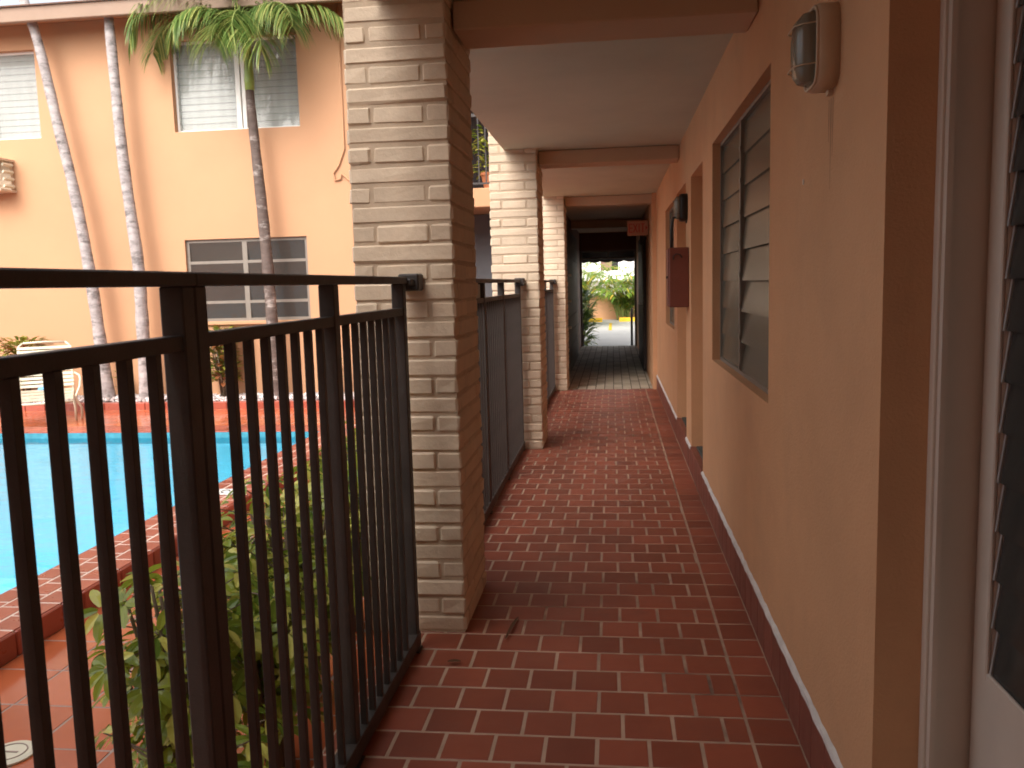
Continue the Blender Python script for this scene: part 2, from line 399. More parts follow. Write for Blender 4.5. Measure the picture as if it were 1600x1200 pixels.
for yy, za, zb, w_ in ((2.295, 1.845, 1.70, .005), (2.315, 1.845, 1.62, .007), (2.335, 1.845, 1.74, .004)):
    g.loft([[(W - .0004, yy - w_, za), (W - .0012, yy, za), (W - .0004, yy + w_, za)], [(W - .0004, yy - w_ * .7, (za + zb) / 2), (W - .0012, yy + .001, (za + zb) / 2), (W - .0004, yy + w_ * .8, (za + zb) / 2)], [(W - .0004, yy, zb), (W - .0008, yy + .001, zb), (W - .0004, yy + .002, zb)]])
g.build('drip_stain', 'stain', bA)
# floor slab overhead, upper storey, roof
g = MB(); g.box(-.88, 4.5, -5, 11.698, CEIL, 2.72); g.build('ceiling', 'ceiling', bA)
for y0 in (-.46, 3.42, 7.30, 11.26):
    g = MB(); g.rbox(-.605, W - .002, y0, y0 + .28, BEAM, CEIL - .003, .006); g.build('beam', 'beam', bA)
g = MB(); g.box(W + .02, 4.5, -5, 11.69, 2.722, 5.2); g.build('upper_wall', 'stucco', bA)
g = MB(); g.box(-1.12, 4.8, -5.2, 11.69, 5.202, 5.42); g.build('roof', 'roof', bA)
# upper walkway railing
g = MB(); g.box(-.87, -.83, -5, 11.6, 3.72, 3.76); g.box(-.865, -.835, -5, 11.6, 2.80, 2.83)
y = -4.95
while y < 11.6: g.box(-.858, -.842, y, y + .016, 2.83, 3.72); y += .11
g.build('upper_railing', 'iron', bA)
# tiled skirting with white bead, door steps
g = MB(); bead = MB(); segs = [(-5, D1[0]), (D1[1], D2[0]), (D2[1], D3[0]), (D3[1], 11.16)]
y = -4.99
while y < 11.15:
    g.rbox(W - .0105, W - .0005, y + .0025, min(y + .1515, 11.16), .001, .166, .0025); y += .1537
g.m = 1; g.box(W - .006, W - .0007, -5, 11.16, .0008, .164)
for a, b in segs:
    n = max(2, int((b - a) / .05))
    prof = []
    for k in range(n + 1):
        yy = a + (b - a) * k / n; h_ = rr(.016, .026)
        prof.append([(W - .0005, yy, .1665), (W - rr(.010, .014), yy, .167), (W - rr(.007, .011), yy, .167 + h_ * .6), (W - .0005, yy, .167 + h_)])
    bead.loft(prof)
g.build('skirting', ['bbtile', 'grout'], bA); bead.build('skirting_bead', 'caulk', bA)
for d in (D2, D3):
    g = MB(); g.box(W - .009, W + .5, d[0] + .001, d[1] - .001, .168, .189); g.m = 1; g.rbox(W + .03, W + .24, d[0] + .06, d[1] - .06, .1895, .203, .004)
    g.build('door_step', ['bbtile', 'mat_dark'], bA)
    g = MB(); g.box(W + .245, W + .285, d[0], d[1], .19, d[3]); dd = g.build('door', 'beam', bA)
    h = MB(); h.tube([(W + .244, d[0] + .08, 1.05), (W + .19, d[0] + .08, 1.05)], .012); h.tube([(W + .195, d[0] + .08, 1.05), (W + .17, d[0] + .08, 1.05)], [.02, .028], 12); h.build('handle', 'alu', dd)
# louvred windows of the walkway wall
def louvre_window(parent, x, y0, y1, z0, z1, mull, n, glass, framem, open_deg=12, curtain='curtaindim', lower_open=0):
    f = MB(); t = .018
    f.box(x - .012, x + .03, y0, y1, z1 - t, z1); f.box(x - .012, x + .03, y0, y1, z0, z0 + t)
    f.box(x - .012, x + .03, y0, y0 + t, z0 + t, z1 - t); f.box(x - .012, x + .03, y1 - t, y1, z0 + t, z1 - t)
    win = f.build('window', framem, parent)
    k = MB(); k.box(x - .016, x + .03, mull - .015, mull + .015, z0 + t, z1 - t)
    for i in range(n): 
        zz = z0 + t + (i + .06) * (z1 - z0 - 2 * t) / n
        k.box(x - .019, x - .0165, mull - .017, mull + .017, zz, zz + .02)
    k.build('mullion', framem, win)
    s = MB(); ph = (z1 - z0 - 2 * t) / n
    for (a, b, extra) in ((y0 + t + .002, mull - .024, lower_open), (mull + .024, y1 - t - .002, 0)):
        for i in range(n):
            an = R(open_deg + rr(-2, 2) + (extra if i < n * .42 else 0)); zc = z0 + t + (i + .5) * ph; hh = ph * .56
            s.obox((x + .004, (a + b) / 2, zc), (cos(an) * .003, 0, sin(an) * .003), (0, (b - a) / 2, 0), (sin(an) * hh, 0, cos(an) * hh))
    s.build('louvres', glass, win)
    c = MB(); c.smooth = True; yy = y0; pts = []
    while yy < y1: pts.append((x + .10 + .018 * sin(yy * 41) + .01 * sin(yy * 17), yy)); yy += .02
    i0 = c.vs([(p[0], p[1], z0) for p in pts]); i1 = c.vs([(p[0], p[1], z1) for p in pts])
    for q in range(len(pts) - 1): c.face([i0[q], i0[q + 1], i1[q + 1], i1[q]])
    c.build('curtain', curtain, win)
    return win
louvre_window(bA, W + .055, W1[0], W1[1], W1[2], W1[3], 4.17, 8, 'slat', 'alubronze', 5, lower_open=4)
louvre_window(bA, W + .055, W2[0], W2[1], W2[2], W2[3], 8.6, 8, 'slat', 'alubronze', 5)
# nearest door: casing, jamb, leaf with louvres
dx = W + .095
f = MB(); y1 = D1[1]; z0, z1 = D1[2], D1[3]
f.rbox(dx, dx + .018, y1 - .026, y1 - .001, z0, z1 - .001, .003); f.box(dx + .008, dx + .03, y1 - .012, y1 - .0015, z0, z1 - .002)
f.rbox(dx + .018, dx + .11, y1 - .020, y1 - .001, z0, z1 - .001, .002); f.box(dx + .008, dx + .019, y1 - .045, y1 - .0265, z0, z1 - .002)
f.rbox(dx, dx + .11, D1[0] + .001, D1[0] + .03, z0, z1 - .001, .003); f.rbox(dx, dx + .11, D1[0] + .031, y1 - .046, z1 - .03, z1 - .001, .003)
f.build('door_frame', 'trim', bA)
px = dx + .095
d = MB(); wallpanel(d, D1[0] + .033, y1 - .030, z0 + .01, z1 - .035, [(1.03, 1.742, .60, 1.98)], lambda u, v, q: (px + q, u, v), .04)
leaf = d.build('door', 'trim', bA)
d = MB()
for a, b, c, e in ((1.03, 1.742, 1.98, 2.0), (1.03, 1.742, .58, .60), (1.742, 1.757, .58, 2.0), (1.015, 1.03, .58, 2.0)): d.rbox(px - .010, px - .0005, a, b, c, e, .003)
d.build('louvre_frame', 'trim', leaf)
d = MB(); e = MB(); n = 14; ph = 1.38 / n
for i in range(n):
    zc = .60 + (i + .5) * ph; an = R(7); hh = ph * .53
    d.obox((px + .008, 1.386, zc), (cos(an) * .0028, 0, sin(an) * .0028), (0, .345, 0), (sin(an) * hh, 0, cos(an) * hh))
    e.obox((px + .006, 1.7365, zc), (cos(an) * .004, 0, sin(an) * .004), (0, .0035, 0), (sin(an) * hh, 0, cos(an) * hh))
d.build('louvres', 'slatdoor', leaf); e.build('louvre_clips', 'alu', leaf)
h = MB(); h.tube([(px - .001, 1.02, 1.02), (px - .05, 1.02, 1.02)], .011); h.tube([(px - .045, 1.02, 1.02), (px - .07, 1.02, 1.02)], [.02, .027], 12); h.build('handle', 'alu', leaf)

# ------------------------------------------------------------------ slump block columns
def column_mesh(z1):
    mb = MB(); ph = .0747; n = int(z1 / ph); gp = .0028; w, dp = CX1 - CX0, CDEP
    mb.m = 1; mb.box(.0075, w - .0075, .0075, dp - .0075, 0, n * ph); mb.m = 0; mb.smooth = False
    for k in range(n):
        z = k * ph; zz = z + gp + rr(0, .001), z + ph - gp - rr(0, .0012)
        def blk(x0, x1, y0, y1):
            e = .0045
            mb.rbox(x0 + gp + rr(-e, e * .6) * (x0 <= 0), x1 - gp + rr(-e * .6, e) * (x1 >= w), y0 + gp + rr(-e, e * .6) * (y0 <= 0), y1 - gp + rr(-e * .6, e) * (y1 >= dp), zz[0], zz[1], rr(.007, .011), .0024)
        q = .096 + rr(-.006, .006)
        if k % 2 == 0:
            blk(0, w, 0, .1); blk(0, w, dp - .1, dp); s = rr(.2, .37)
            blk(w - .1, w, .1, dp - .1); blk(0, .1, .1, dp - .1)
        else:
            q2 = .096 + rr(-.006, .006); s = rr(.22, .34)
            blk(0, q, 0, s); blk(0, q, s, dp); blk(w - q2, w, 0, s); blk(w - q2, w, s, dp); blk(q, w - q2, 0, .1); blk(q, w - q2, dp - .1, dp)
    return mb
random.seed(11)
cl = ['nearest and largest column of cream painted blocks, at the end of the near black fence',
      'middle column of cream painted blocks, standing between the two further fence runs',
      'farthest column of cream painted blocks, beside the dark passage']
proto = None
for k, y in enumerate(COLY):
    if proto is None:
        proto = column_mesh(5.2).build('block_column', ['block', 'mortar']); c = proto
        sub = c.modifiers.new('bevel', 'BEVEL'); sub.width = .0025; sub.segments = 2; sub.limit_method = 'ANGLE'; sub.angle_limit = R(25)
    else: c = proto.copy(); COL.objects.link(c)
    c.location = (CX0, y, 0); tag(c, cl[k], 'column', 'block columns along the walkway')

# ------------------------------------------------------------------ fences
def fence(name, y0, y1, posts, pickets, label, group, z0=.03):
    """run in the plane X=FX (walkway face); posts and pickets given by far edge"""
    t = thing(name, label, 'fence', (FX, (y0 + y1) / 2, 0), group)
    s = .045
    g = MB(); g.rbox(FX - .050, FX + .006, y0, y1, 1.412, 1.438, .003); g.build('top_rail', 'iron', t)
    g = MB(); g.rbox(FX - .036, FX - .004, y0 + .002, y1 - .002, 1.296, 1.324, .002); g.build('middle_rail', 'iron', t)
    g = MB(); g.rbox(FX - .046, FX + .004, y0 + .002, y1 - .002, z0 - .015, z0 + .042, .002); g.build('bottom_rail', 'iron', t)
    for p in posts:
        g = MB(); g.rbox(FX - s, FX, p - s, p, .001, 1.4125, .003); g.box(FX - s - .008, FX + .008, p - s - .008, p + .008, .0012, .007); g.build('post', 'iron', t)
    pk = None
    for p in pickets:
        if pk is None:
            g = MB(); g.rbox(-.0095, .0095, -.0095, .0095, z0 + .04, 1.297, .001); pk = o_ = g.build('picket', 'iron', t)
        else: o_ = pk.copy(); COL.objects.link(o_)
        o_.location = (FX - .011 - t.location.x, p - .0095 - t.location.y, 0)
    return t
FG = 'black metal fence runs between the columns'
pk = [1.379 - .0885 * k for k in range(16)]
fence('pool_fence', -.05, 1.507, [1.507, -.009, .66], [p for p in pk if abs(p - .65) > .06], 'near left run of black picket fence, ending at the double post', FG)
pk = [1.672 + .0903 * k for k in range(7)] + [2.438 + .0885 * k for k in range(7)]
t = fence('pool_fence', 1.5085, 3.143, [1.556, 2.349, 3.139], pk, 'black picket fence run joining the double post to the nearest column', FG)
g = MB(); g.rbox(FX - .035, FX + .02, 3.144, 3.28, 1.405, 1.43, .004); g.rbox(FX - .045, FX + .035, 3.2, 3.288, 1.385, 1.45, .006); g.build('wall_bracket', 'iron', t)
y0, y1 = COLY[0] + CDEP, COLY[1]
ps = [y0 + .09, y0 + 1.28, y0 + 2.2, y1 - .03]
t2 = fence('pool_fence', y0 + .01, y1 - .01, ps, [p for p in [y0 + .10 + .088 * k for k in range(1, 36)] if all(abs(p - q + .02) > .05 for q in ps)],
           'black picket fence run between the nearest and the middle block column', FG)
g = MB(); g.rbox(FX - .045, FX + .035, y1 - .09, y1 - .006, 1.385, 1.45, .006); g.build('wall_bracket', 'iron', t2)
dy = COLY[1] - COLY[0]
y0, y1 = COLY[1] + CDEP, COLY[2]
ps = [y0 + .09, y0 + 1.28, y0 + 2.2, y1 - .03]
t3 = fence('pool_fence', y0 + .01, y1 - .01, ps, [p for p in [y0 + .10 + .088 * k for k in range(1, 37)] if all(abs(p - q + .02) > .05 for q in ps)],
           'farthest black picket fence run, between the middle and the far block column', FG)
g = MB(); g.rbox(FX - .045, FX + .035, y1 - .09, y1 - .006, 1.385, 1.45, .006); g.build('wall_bracket', 'iron', t3)
g = MB(); g.rbox(FX - .030, FX - .024, 4.90, 5.14, 1.315, 1.405, .001)
tag(g.build('notice', 'paper'), 'small pale notice fixed under the top rail of the fence behind the nearest column', 'notice')

# ------------------------------------------------------------------ wall lamps, panel box, exit sign
def sup(cy, cz, x, a, b, e=4, n=28):
    r = []
    for k in range(n):
        t_ = 2 * pi * k / n; c_, s_ = cos(t_), sin(t_)
        r.append((x, cy + a * abs(c_) ** (2 / e) * (1 if c_ > 0 else -1), cz + b * abs(s_) ** (2 / e) * (1 if s_ > 0 else -1)))
    return r
def lamp(y, z, body, label):
    t = thing('wall_lamp', label, 'wall lamp', (W, y, z), 'bulkhead lamps on the walkway wall')
    g = MB(); g.smooth = True; a, b = .079, .101
    g.loft([sup(0, 0, -.0005, a, b), sup(0, 0, -.043, a, b), sup(0, 0, -.05, a - .004, b - .004), sup(0, 0, -.052, a - .012, b - .012)])
    g.smooth = False; g.box(-.012, -.0006, -.012, .012, -b - .012, -b + .004)
    g.build('base', body, t, local=True)
    g = MB(); g.smooth = True
    g.loft([sup(0, 0, -.0515, a - .013, b - .013), sup(0, 0, -.078, a - .02, b - .02), sup(0, 0, -.092, a - .035, b - .035, 3.5), sup(0, 0, -.098, .02, .03, 3)])
    g.build('lamp_glass', 'lampglass', t, local=True)
    g = MB()
    r0 = sup(0, 0, -.053, a - .006, b - .006); g.tube(r0 + r0[:1], .0035, 6, False)
    for zz in (-.048, .048):
        yy = a - .006; g.tube([(-.053, -yy, zz), (-.083, -yy + .014, zz), (-.101, -yy + .035, zz), (-.103, 0, zz), (-.101, yy - .035, zz), (-.083, yy - .014, zz), (-.053, yy, zz)], .0018, 6)
    g.build('guard', body, t, local=True)
    return t
lamp(2.31, 1.965, 'lampbeige', 'beige caged bulkhead lamp high on the wall beside the nearest door')
lamp(6.60, 1.932, 'lampblack', 'black caged bulkhead lamp on the wall above the red brown box')
t = thing('electrical_box', 'red brown electrical box on the wall between two door recesses', 'electrical box', (W, 6.55, 1.4))
g = MB(); g.rbox(W - .145, W - .0006, 6.43, 6.66, 1.20, 1.635, .006); g.build('housing', 'panel', t)
g = MB(); g.rbox(W - .152, W - .1455, 6.437, 6.653, 1.207, 1.628, .002); dr = g.build('door', 'panel', t)
h = MB(); h.tube([(W - .1525, 6.46, 1.42), (W - .165, 6.46, 1.42)], .009, 10); h.build('latch', 'iron', dr)
g = MB(); g.tube([(W - .05, 6.425, 1.56 + .02 * sin(k)) if k == 0 else (W - .085 + .03 * cos(.9 * k), 6.426, 1.56 + .03 * sin(.9 * k)) for k in range(5)], .004, 5); g.build('cable', 'iron', t)
g = MB(); g.tube([(W - .115, 6.58, 1.636), (W - .115, 6.58, 1.80), (W - .10, 6.58, 1.86), (W - .03, 6.58, 1.865)], .011, 8); g.build('conduit', 'lampblack', t)
ES = 12.0
t = thing('exit_sign', 'orange exit sign with red letters hanging from the wall at the passage mouth', 'exit sign', (.35, ES, 2.1))
g = MB(); g.rbox(.203, .490, ES, ES + .05, 2.018, 2.218, .006); g.build('housing', 'signface', t)
g = MB(); z0, z1 = 2.058, 2.178; yy0, yy1 = ES - .004, ES - .0005; sw = .013
x = .222; w_ = .052
g.box(x, x + sw, yy0, yy1, z0, z1)
for q in (z0, (z0 + z1) / 2 - sw / 2, z1 - sw): g.box(x + sw + .0003, x + w_ * .95, yy0, yy1, q, q + sw)
x = .285
for sgn in (1, -1):
    a = V((w_, 0, sgn * (z1 - z0))); n_ = V((-a.z, 0, a.x)).normalized()
    g.obox((x + w_ / 2, (yy0 + yy1) / 2 - .0006 * (sgn > 0), (z0 + z1) / 2), a * .5, (0, .00175, 0), n_ * sw * .5)
x = .355; g.box(x, x + sw, yy0, yy1, z0, z1)
x = .385; g.box(x, x + w_, yy0, yy1, z1 - sw, z1); g.box(x + w_ / 2 - sw / 2, x + w_ / 2 + sw / 2, yy0, yy1, z0, z1 - sw - .0003)
g.poly([(.448, yy1 - .001, (z0 + z1) / 2 + .03), (.448, yy1 - .001, (z0 + z1) / 2 - .03), (.474, yy1 - .001, (z0 + z1) / 2)])
g.build('lettering', 'redletter', t)
g = MB(); g.box(.4905, .4995, ES + .01, ES + .04, 2.08, 2.16); g.build('bracket', 'signface', t)

# ------------------------------------------------------------------ wing across the pool, with the passage through it
bB = thing('motel_wing', 'two storey orange stucco wing across the pool with white louvred upper windows', 'building', (-6, WY, DZ))
U1 = (-9.75, -8.075, 3.65, 4.87); U2 = (-6.06, -4.245, 3.635, 4.865); L1 = (-6.03, -4.235, .985, 2.145)
WX1 = -2.9
g = MB(); wallpanel(g, -14, WX1, -.44, 5.205, [U1, U2, L1], lambda u, v, d: (u, WY + d, v), .18); g.build('wall', 'stucco_far', bB)
g = MB(); g.box(-14, WX1 - .2, WY + 1.2, WY + 1.3, -.4, 5.3); g.build('dark_backing', 'room', bB)  # dark sheet behind the windows, painted as unlit interior
g = MB(); g.box(-14.3, 1.4, WY - .42, 22, 5.21, 5.26); g.build('eave', 'stucco_far', bB)
g = MB(); g.rbox(-14.3, 1.4, WY - .50, WY - .425, 5.09, 5.28, .01); g.build('gutter', 'gutter', bB)
g = MB(); g.loft([[(-14.3, WY - .55, 5.292), (-14.3, 22, 5.292), (-14.3, 17, 5.7)], [(1.4, WY - .55, 5.292), (1.4, 22, 5.292), (1.4, 17, 5.7)]]); g.build('roof', 'roof', bB)
def wing_louvres(u, mull, n):
    y = WY + .115
    f = MB(); t_ = .03
    f.box(u[0], u[1], y - .02, y + .03, u[3] - t_, u[3]); f.box(u[0], u[1], y - .02, y + .03, u[2], u[2] + t_)
    f.box(u[0], u[0] + t_, y - .02, y + .03, u[2] + t_, u[3] - t_); f.box(u[1] - t_, u[1], y - .02, y + .03, u[2] + t_, u[3] - t_)
    f.box(mull - .075, mull - .01, y - .022, y + .03, u[2] + t_, u[3] - t_); f.box(mull + .01, mull + .06, y - .018, y + .03, u[2] + t_, u[3] - t_)
    win = f.build('window', 'white', bB)
    s = MB(); ph = (u[3] - u[2] - 2 * t_) / n
    for a, b in ((u[0] + t_ + .002, mull - .077), (mull + .062, u[1] - t_ - .002)):
        for i in range(n):
            an = R(9 + rr(-1.2, 1.2)); zc = u[2] + t_ + (i + .5) * ph; hh = ph * .55
            s.obox(((a + b) / 2, y + .004, zc), ((b - a) / 2, 0, 0), (0, cos(an) * .003, sin(an) * .003), (0, sin(an) * hh, cos(an) * hh))
    s.build('louvres', 'slatfar', win)
    c = MB(); c.smooth = True; pts = []; xx = u[0]
    while xx < u[1]:
        if not (mull - .01 < xx < mull + .16): pts.append((xx, y + .10 + .012 * sin(xx * 37) + .01 * sin(xx * 13)))
        else: pts.append((xx, y + .3))
        xx += .02
    i0 = c.vs([(p[0], p[1], u[2]) for p in pts]); i1 = c.vs([(p[0], p[1], u[3]) for p in pts])
    for q in range(len(pts) - 1): c.face([i0[q], i0[q + 1], i1[q + 1], i1[q]])
    c.build('curtain', 'curtain', win)
wing_louvres(U1, -9.0, 13); wing_louvres(U2, -5.10, 13)
y = WY + .06
f = MB(); t_ = .045; fr = lambda *b: f.box(b[0], b[1], y - .02, y + .03, b[2], b[3])
zs = [L1[2], 1.235, 1.50, 1.80, L1[3] - t_]
mm = -5.165
fr(L1[0], L1[0] + t_, L1[2], L1[3]); fr(L1[1] - t_, L1[1], L1[2], L1[3]); fr(mm - .035, mm + .035, L1[2], L1[3])
for z in zs:
    fr(L1[0] + t_ + .0005, mm - .0355, z, z + (.04 if z != zs[-1] else t_)); fr(mm + .0355, L1[1] - t_ - .0005, z, z + (.04 if z != zs[-1] else t_))
win = f.build('window', 'alubronze', bB)
s = MB()
for a, b in ((L1[0] + t_, mm - .035), (mm + .035, L1[1] - t_)):
    for q in range(4):
        an = R(5 + 4 * rnd()); zc = (zs[q] + .04 + zs[q + 1]) / 2; hh = (zs[q + 1] - zs[q] - .04) / 2 * 1.0
        s.obox(((a + b) / 2, y - .004, zc), ((b - a) / 2 - .001, 0, 0), (0, cos(an) * .003, sin(an) * .003), (0, -sin(an) * hh, cos(an) * hh))
s.build('panes', 'paneglass', win)
s = MB(); s.rbox(L1[0] - .05, L1[1] + .05, WY - .05, WY + .035, L1[2] - .05, L1[2] - .001, .006); s.build('sill', 'stucco_far', win)
s = MB(); s.box(L1[0], L1[1], y + .12, y + .125, L1[2] + .55, L1[3]); s.build('blind', 'curtaindim', win)
# conduit and loose cable near the right end
g = MB(); g.tube([(-3.63, WY - .018, 5.2), (-3.63, WY - .018, 3.3), (-3.72, WY - .02, 3.08), (-3.80, WY - .02, 2.98), (-3.78, WY - .02, 2.88), (-3.70, WY - .02, 2.9), (-3.68, WY - .02, 2.97), (-3.56, WY - .02, 2.86), (-3.50, WY - .02, 2.80)], .012, 6); g.build('conduit', 'stucco_far', bB)
# recess with balcony between wing and passage
g = MB(); g.box(WX1 - .18, WX1 - .001, WY + .181, 14.5, -.44, 5.33); g.build('side_wall', 'stucco_far', bB)
g = MB(); g.box(WX1, -.95, 13.2, 13.35, -.44, 2.47); g.build('stair_wall', 'shadegrey', bB)
g = MB(); g.box(WX1, -.95, 14.2, 14.35, 2.75, 5.33); g.build('balcony_shade_wall', 'darkmetal_shade', bB)  # the balcony's shade is put into this near-black colour
g = MB(); g.rbox(WX1 + .001, -.90, 12.05, 14.199, 2.48, 2.745, .012); g.build('balcony_slab', 'stucco_far', bB)
g = MB(); g.box(WX1 + .002, -.92, 12.10, 12.14, 3.72, 3.76); g.box(WX1 + .002, -.92, 12.11, 12.13, 2.80, 2.825)
x = -2.85
while x < -.93: g.box(x, x + .016, 12.112, 12.128, 2.825, 3.72); x += .10
g.build('balcony_railing', 'iron', bB)
# passage walls, ceiling, exit frame
PL, PR, PE = -.712, .50, 18.80
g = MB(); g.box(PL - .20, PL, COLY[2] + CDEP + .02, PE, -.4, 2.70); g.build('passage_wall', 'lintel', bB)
g = MB(); g.box(PR, W - .001 + .2, 11.172, PE, -.4, 2.70); g.build('passage_wall', 'stucco', bB)
g = MB(); g.box(PL + .001, PR - .001, 11.702, PE, 2.452, 2.70); g.build('passage_ceiling', 'beam', bB)
g = MB(); g.rbox(PL + .002, PR - .002, 15.0, 15.25, 2.32, 2.451, .006); g.build('passage_beam', 'beam', bB)
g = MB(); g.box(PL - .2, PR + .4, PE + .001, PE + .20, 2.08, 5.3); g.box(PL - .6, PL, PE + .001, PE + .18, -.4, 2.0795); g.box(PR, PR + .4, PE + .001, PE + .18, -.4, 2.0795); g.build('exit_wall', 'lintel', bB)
g = MB(); a, b = PE + .02, PE + .07
g.box(PL + .001, PL + .045, a, b, 0, 2.078); g.box(PR - .045, PR - .001, a, b, 0, 2.078); g.box(PL + .046, PR - .046, a, b, 2.045, 2.078); g.box(PL + .046, PR - .046, a, b, 1.885, 1.918)
g.box(-.112, -.088, a, b, 1.9185, 2.0445)
fr = g.build('exit_frame', 'alubronze', bB)
g = MB(); g.box(PL + .046, PR - .046, a + .02, a + .026, 1.9185, 2.0445); g.build('transom_panes', 'slatdoor', fr)
# folded-back metal doors on both sides of the passage
g = MB(); g.rbox(PL + .004, PL + .05, 12.35, 16.2, .03, 2.2, .004)
for k in range(9): g.box(PL + .0505, PL + .058, 12.40, 16.15, .15 + k * .23, .19 + k * .23)
dl = g.build('door', 'darkmetal_shade', bB)
for yy, zz in ((12.75, 1.51), (12.66, 1.13), (12.52, .75)):
    h = MB(); h.rbox(PL + .0595, PL + .10, yy, yy + .05, zz - .018, zz + .018, .003); h.build('sticker', 'paper', dl)
g = MB(); g.rbox(PR - .05, PR - .004, 13.2, 15.6, .03, 2.1, .004); g.box(PR - .056, PR - .0505, 13.3, 15.5, .3, 1.0); g.box(PR - .056, PR - .0505, 13.3, 15.5, 1.2, 1.95)
dl = g.build('door', 'darkmetal_shade', bB)
h = MB(); h.tube([(PR - .056, 13.35, 1.05), (PR - .10, 13.35, 1.05), (PR - .10, 13.5, 1.05)], .011); h.build('handle', 'alu', dl)
t = thing('security_light', 'small black floodlight under the passage ceiling beyond the exit sign', 'floodlight', (.44, 12.9, 2.05))
g = MB(); g.rbox(.40, .465, 12.9, 12.99, 1.93, 2.09, .01); g.build('housing', 'lampblack', t)
g = MB(); g.box(.466, .4995, 12.93, 12.96, 2.0, 2.04); g.build('bracket', 'lampblack', t)
# louvred air-conditioner sleeve on the wing's upper floor
t = thing('air_conditioner', 'cream louvred air conditioner box projecting from the orange wall', 'air conditioner', (-8.9, WY, 2.9))
g = MB()
x0, x1, a, b, z0, z1 = -9.25, -8.525, WY - .33, WY - .001, 2.90, 3.36
g.box(x0, x1, a, b, z1 - .03, z1); g.box(x0, x1, a, b, z0, z0 + .03); g.box(x0, x0 + .03, a, b, z0 + .03, z1 - .03); g.box(x0 + .031, x1 - .031, b - .06, b, z0 + .03, z1 - .03)
g.build('housing', 'lampbeige', t)
g = MB()
for k in range(4):
    zc = z0 + .075 + k * .10
    g.obox(((x0 + x1) / 2, a + .03, zc), ((x1 - x0) / 2 - .032, 0, 0), (0, .028, -.014), (0, .006, .012)); g.obox((x1 - .012, (a + b) / 2 + .03, zc), (.012, 0, .014), (0, (b - a) / 2 - .062, 0), (-.006, 0, .012))
g.build('louvres', 'strap', t)

# ------------------------------------------------------------------ palms
def frond_mesh(L, e0, droop, nl, ll, seed, wid=.022, hang=.9, taper=True):
    random.seed(seed); mb = MB(); N = 14; p = V((0, 0, 0)); pts = [p.copy()]; dirs = []
    for k in range(N):
        s = (k + .5) / N; el = e0 - droop * s ** 1.4
        d = V((cos(el), .10 * sin(s * 3 + seed), sin(el))).normalized(); dirs.append(d); p = p + d * (L / N); pts.append(p.copy())
    mb.m = 1; mb.tube(pts, [.017 * (1 - .85 * k / N) + .002 for k in range(N + 1)], 5); mb.m = 0
    for k in range(nl):
        s = .12 + .88 * (k + rnd() * .5) / nl; i = min(N - 1, int(s * N)); fr_ = s * N - i
        b = pts[i].lerp(pts[min(i + 1, N)], fr_); d = dirs[i]
        for sd in (-1, 1):
            side = d.cross(V((0, 0, 1))).normalized() * sd
            ln = ll * (.55 + .6 * sin(pi * min(1, s * .85 + .12))) * rr(.82, 1.1)
            up = V((0, 0, 1))
            dirn = (side * rr(.75, 1.0) + d * rr(.45, .8) + up * rr(-.1, .35)).normalized()
            q = b.copy(); row = []; w0 = wid * rr(.8, 1.15); M_ = 4
            nrm = dirn.cross(d).normalized()
            for m_ in range(M_ + 1):
                u = m_ / M_; wd = w0 * (1 - u) ** .7 * (.55 + .45 * min(1, u * 5)) + .0008
                across = dirn.cross(V((0, 0, 1)));  across = across.normalized() if across.length > .05 else d
                row.append((q - across * wd, q + across * wd)); dirn = (dirn + V((0, 0, -1)) * hang * .36 * rr(.7, 1.2)).normalized(); q = q + dirn * (ln / M_)
            idx = mb.vs([v for r_ in row for v in r_])
            for m_ in range(M_): mb.face([idx[2 * m_], idx[2 * m_ + 1], idx[2 * m_ + 3], idx[2 * m_ + 2]])
    return mb
fr_cache = {}
def palm(name, pts, r0, r1, bark, label, shaft, nfr, L, seed, fs=None, group=None, leaf='frond', ll=.58, wid=.0115):
    base = V(pts[0]); t = thing(name, label, 'palm tree', base, group)
    n = len(pts); fine = []; 
    for k in range(n - 1):       # smooth the traced centre line
        p0, p1, p2, p3 = [V(pts[min(max(k + j, 0), n - 1)]) for j in (-1, 0, 1, 2)]
        for q in range(5):
            u = q / 5; fine.append(.5 * ((2 * p1) + (p2 - p0) * u + (2 * p0 - 5 * p1 + 4 * p2 - p3) * u * u + (3 * p1 - p0 - 3 * p2 + p3) * u ** 3))
    fine.append(V(pts[-1])); m = len(fine); rnd_ = random.Random(seed)
    g = MB(); g.tube(fine, [(r0 + (r1 - r0) * min(1, k / m * 1.15)) * (1 + .35 * max(0, 1 - k / 3.)) * (1 + .06 * rnd_.uniform(-1, 1)) for k in range(m)], 12); g.build('trunk', bark, t)
    top = V(pts[-1])
    g = MB(); g.tube([top + V((0, 0, -.02)), top + V((0, 0, .1)), top + V((.003, 0, shaft * .6)), top + V((.005, 0, shaft))], [r1 * 1.12, r1 * 1.18, r1 * .95, r1 * .5], 12); g.build('crownshaft', 'crownshaft', t)
    for k in range(nfr):
        if fs: az, e0, dr, l_ = fs[k]
        else: az = 2 * pi * k / nfr + rnd_.uniform(-.25, .25); e0 = rnd_.uniform(.35, 1.25); dr = rnd_.uniform(1.5, 2.2); l_ = L * rnd_.uniform(.85, 1.1)
        o = frond_mesh(l_, e0, dr, 84, ll, seed * 31 + k, wid, 1.15).build('frond', [leaf, 'rachis'], t)
        o.location = top - base + V((0, 0, shaft * .93)); o.rotation_euler = (0, 0, az)
PY = 11.42
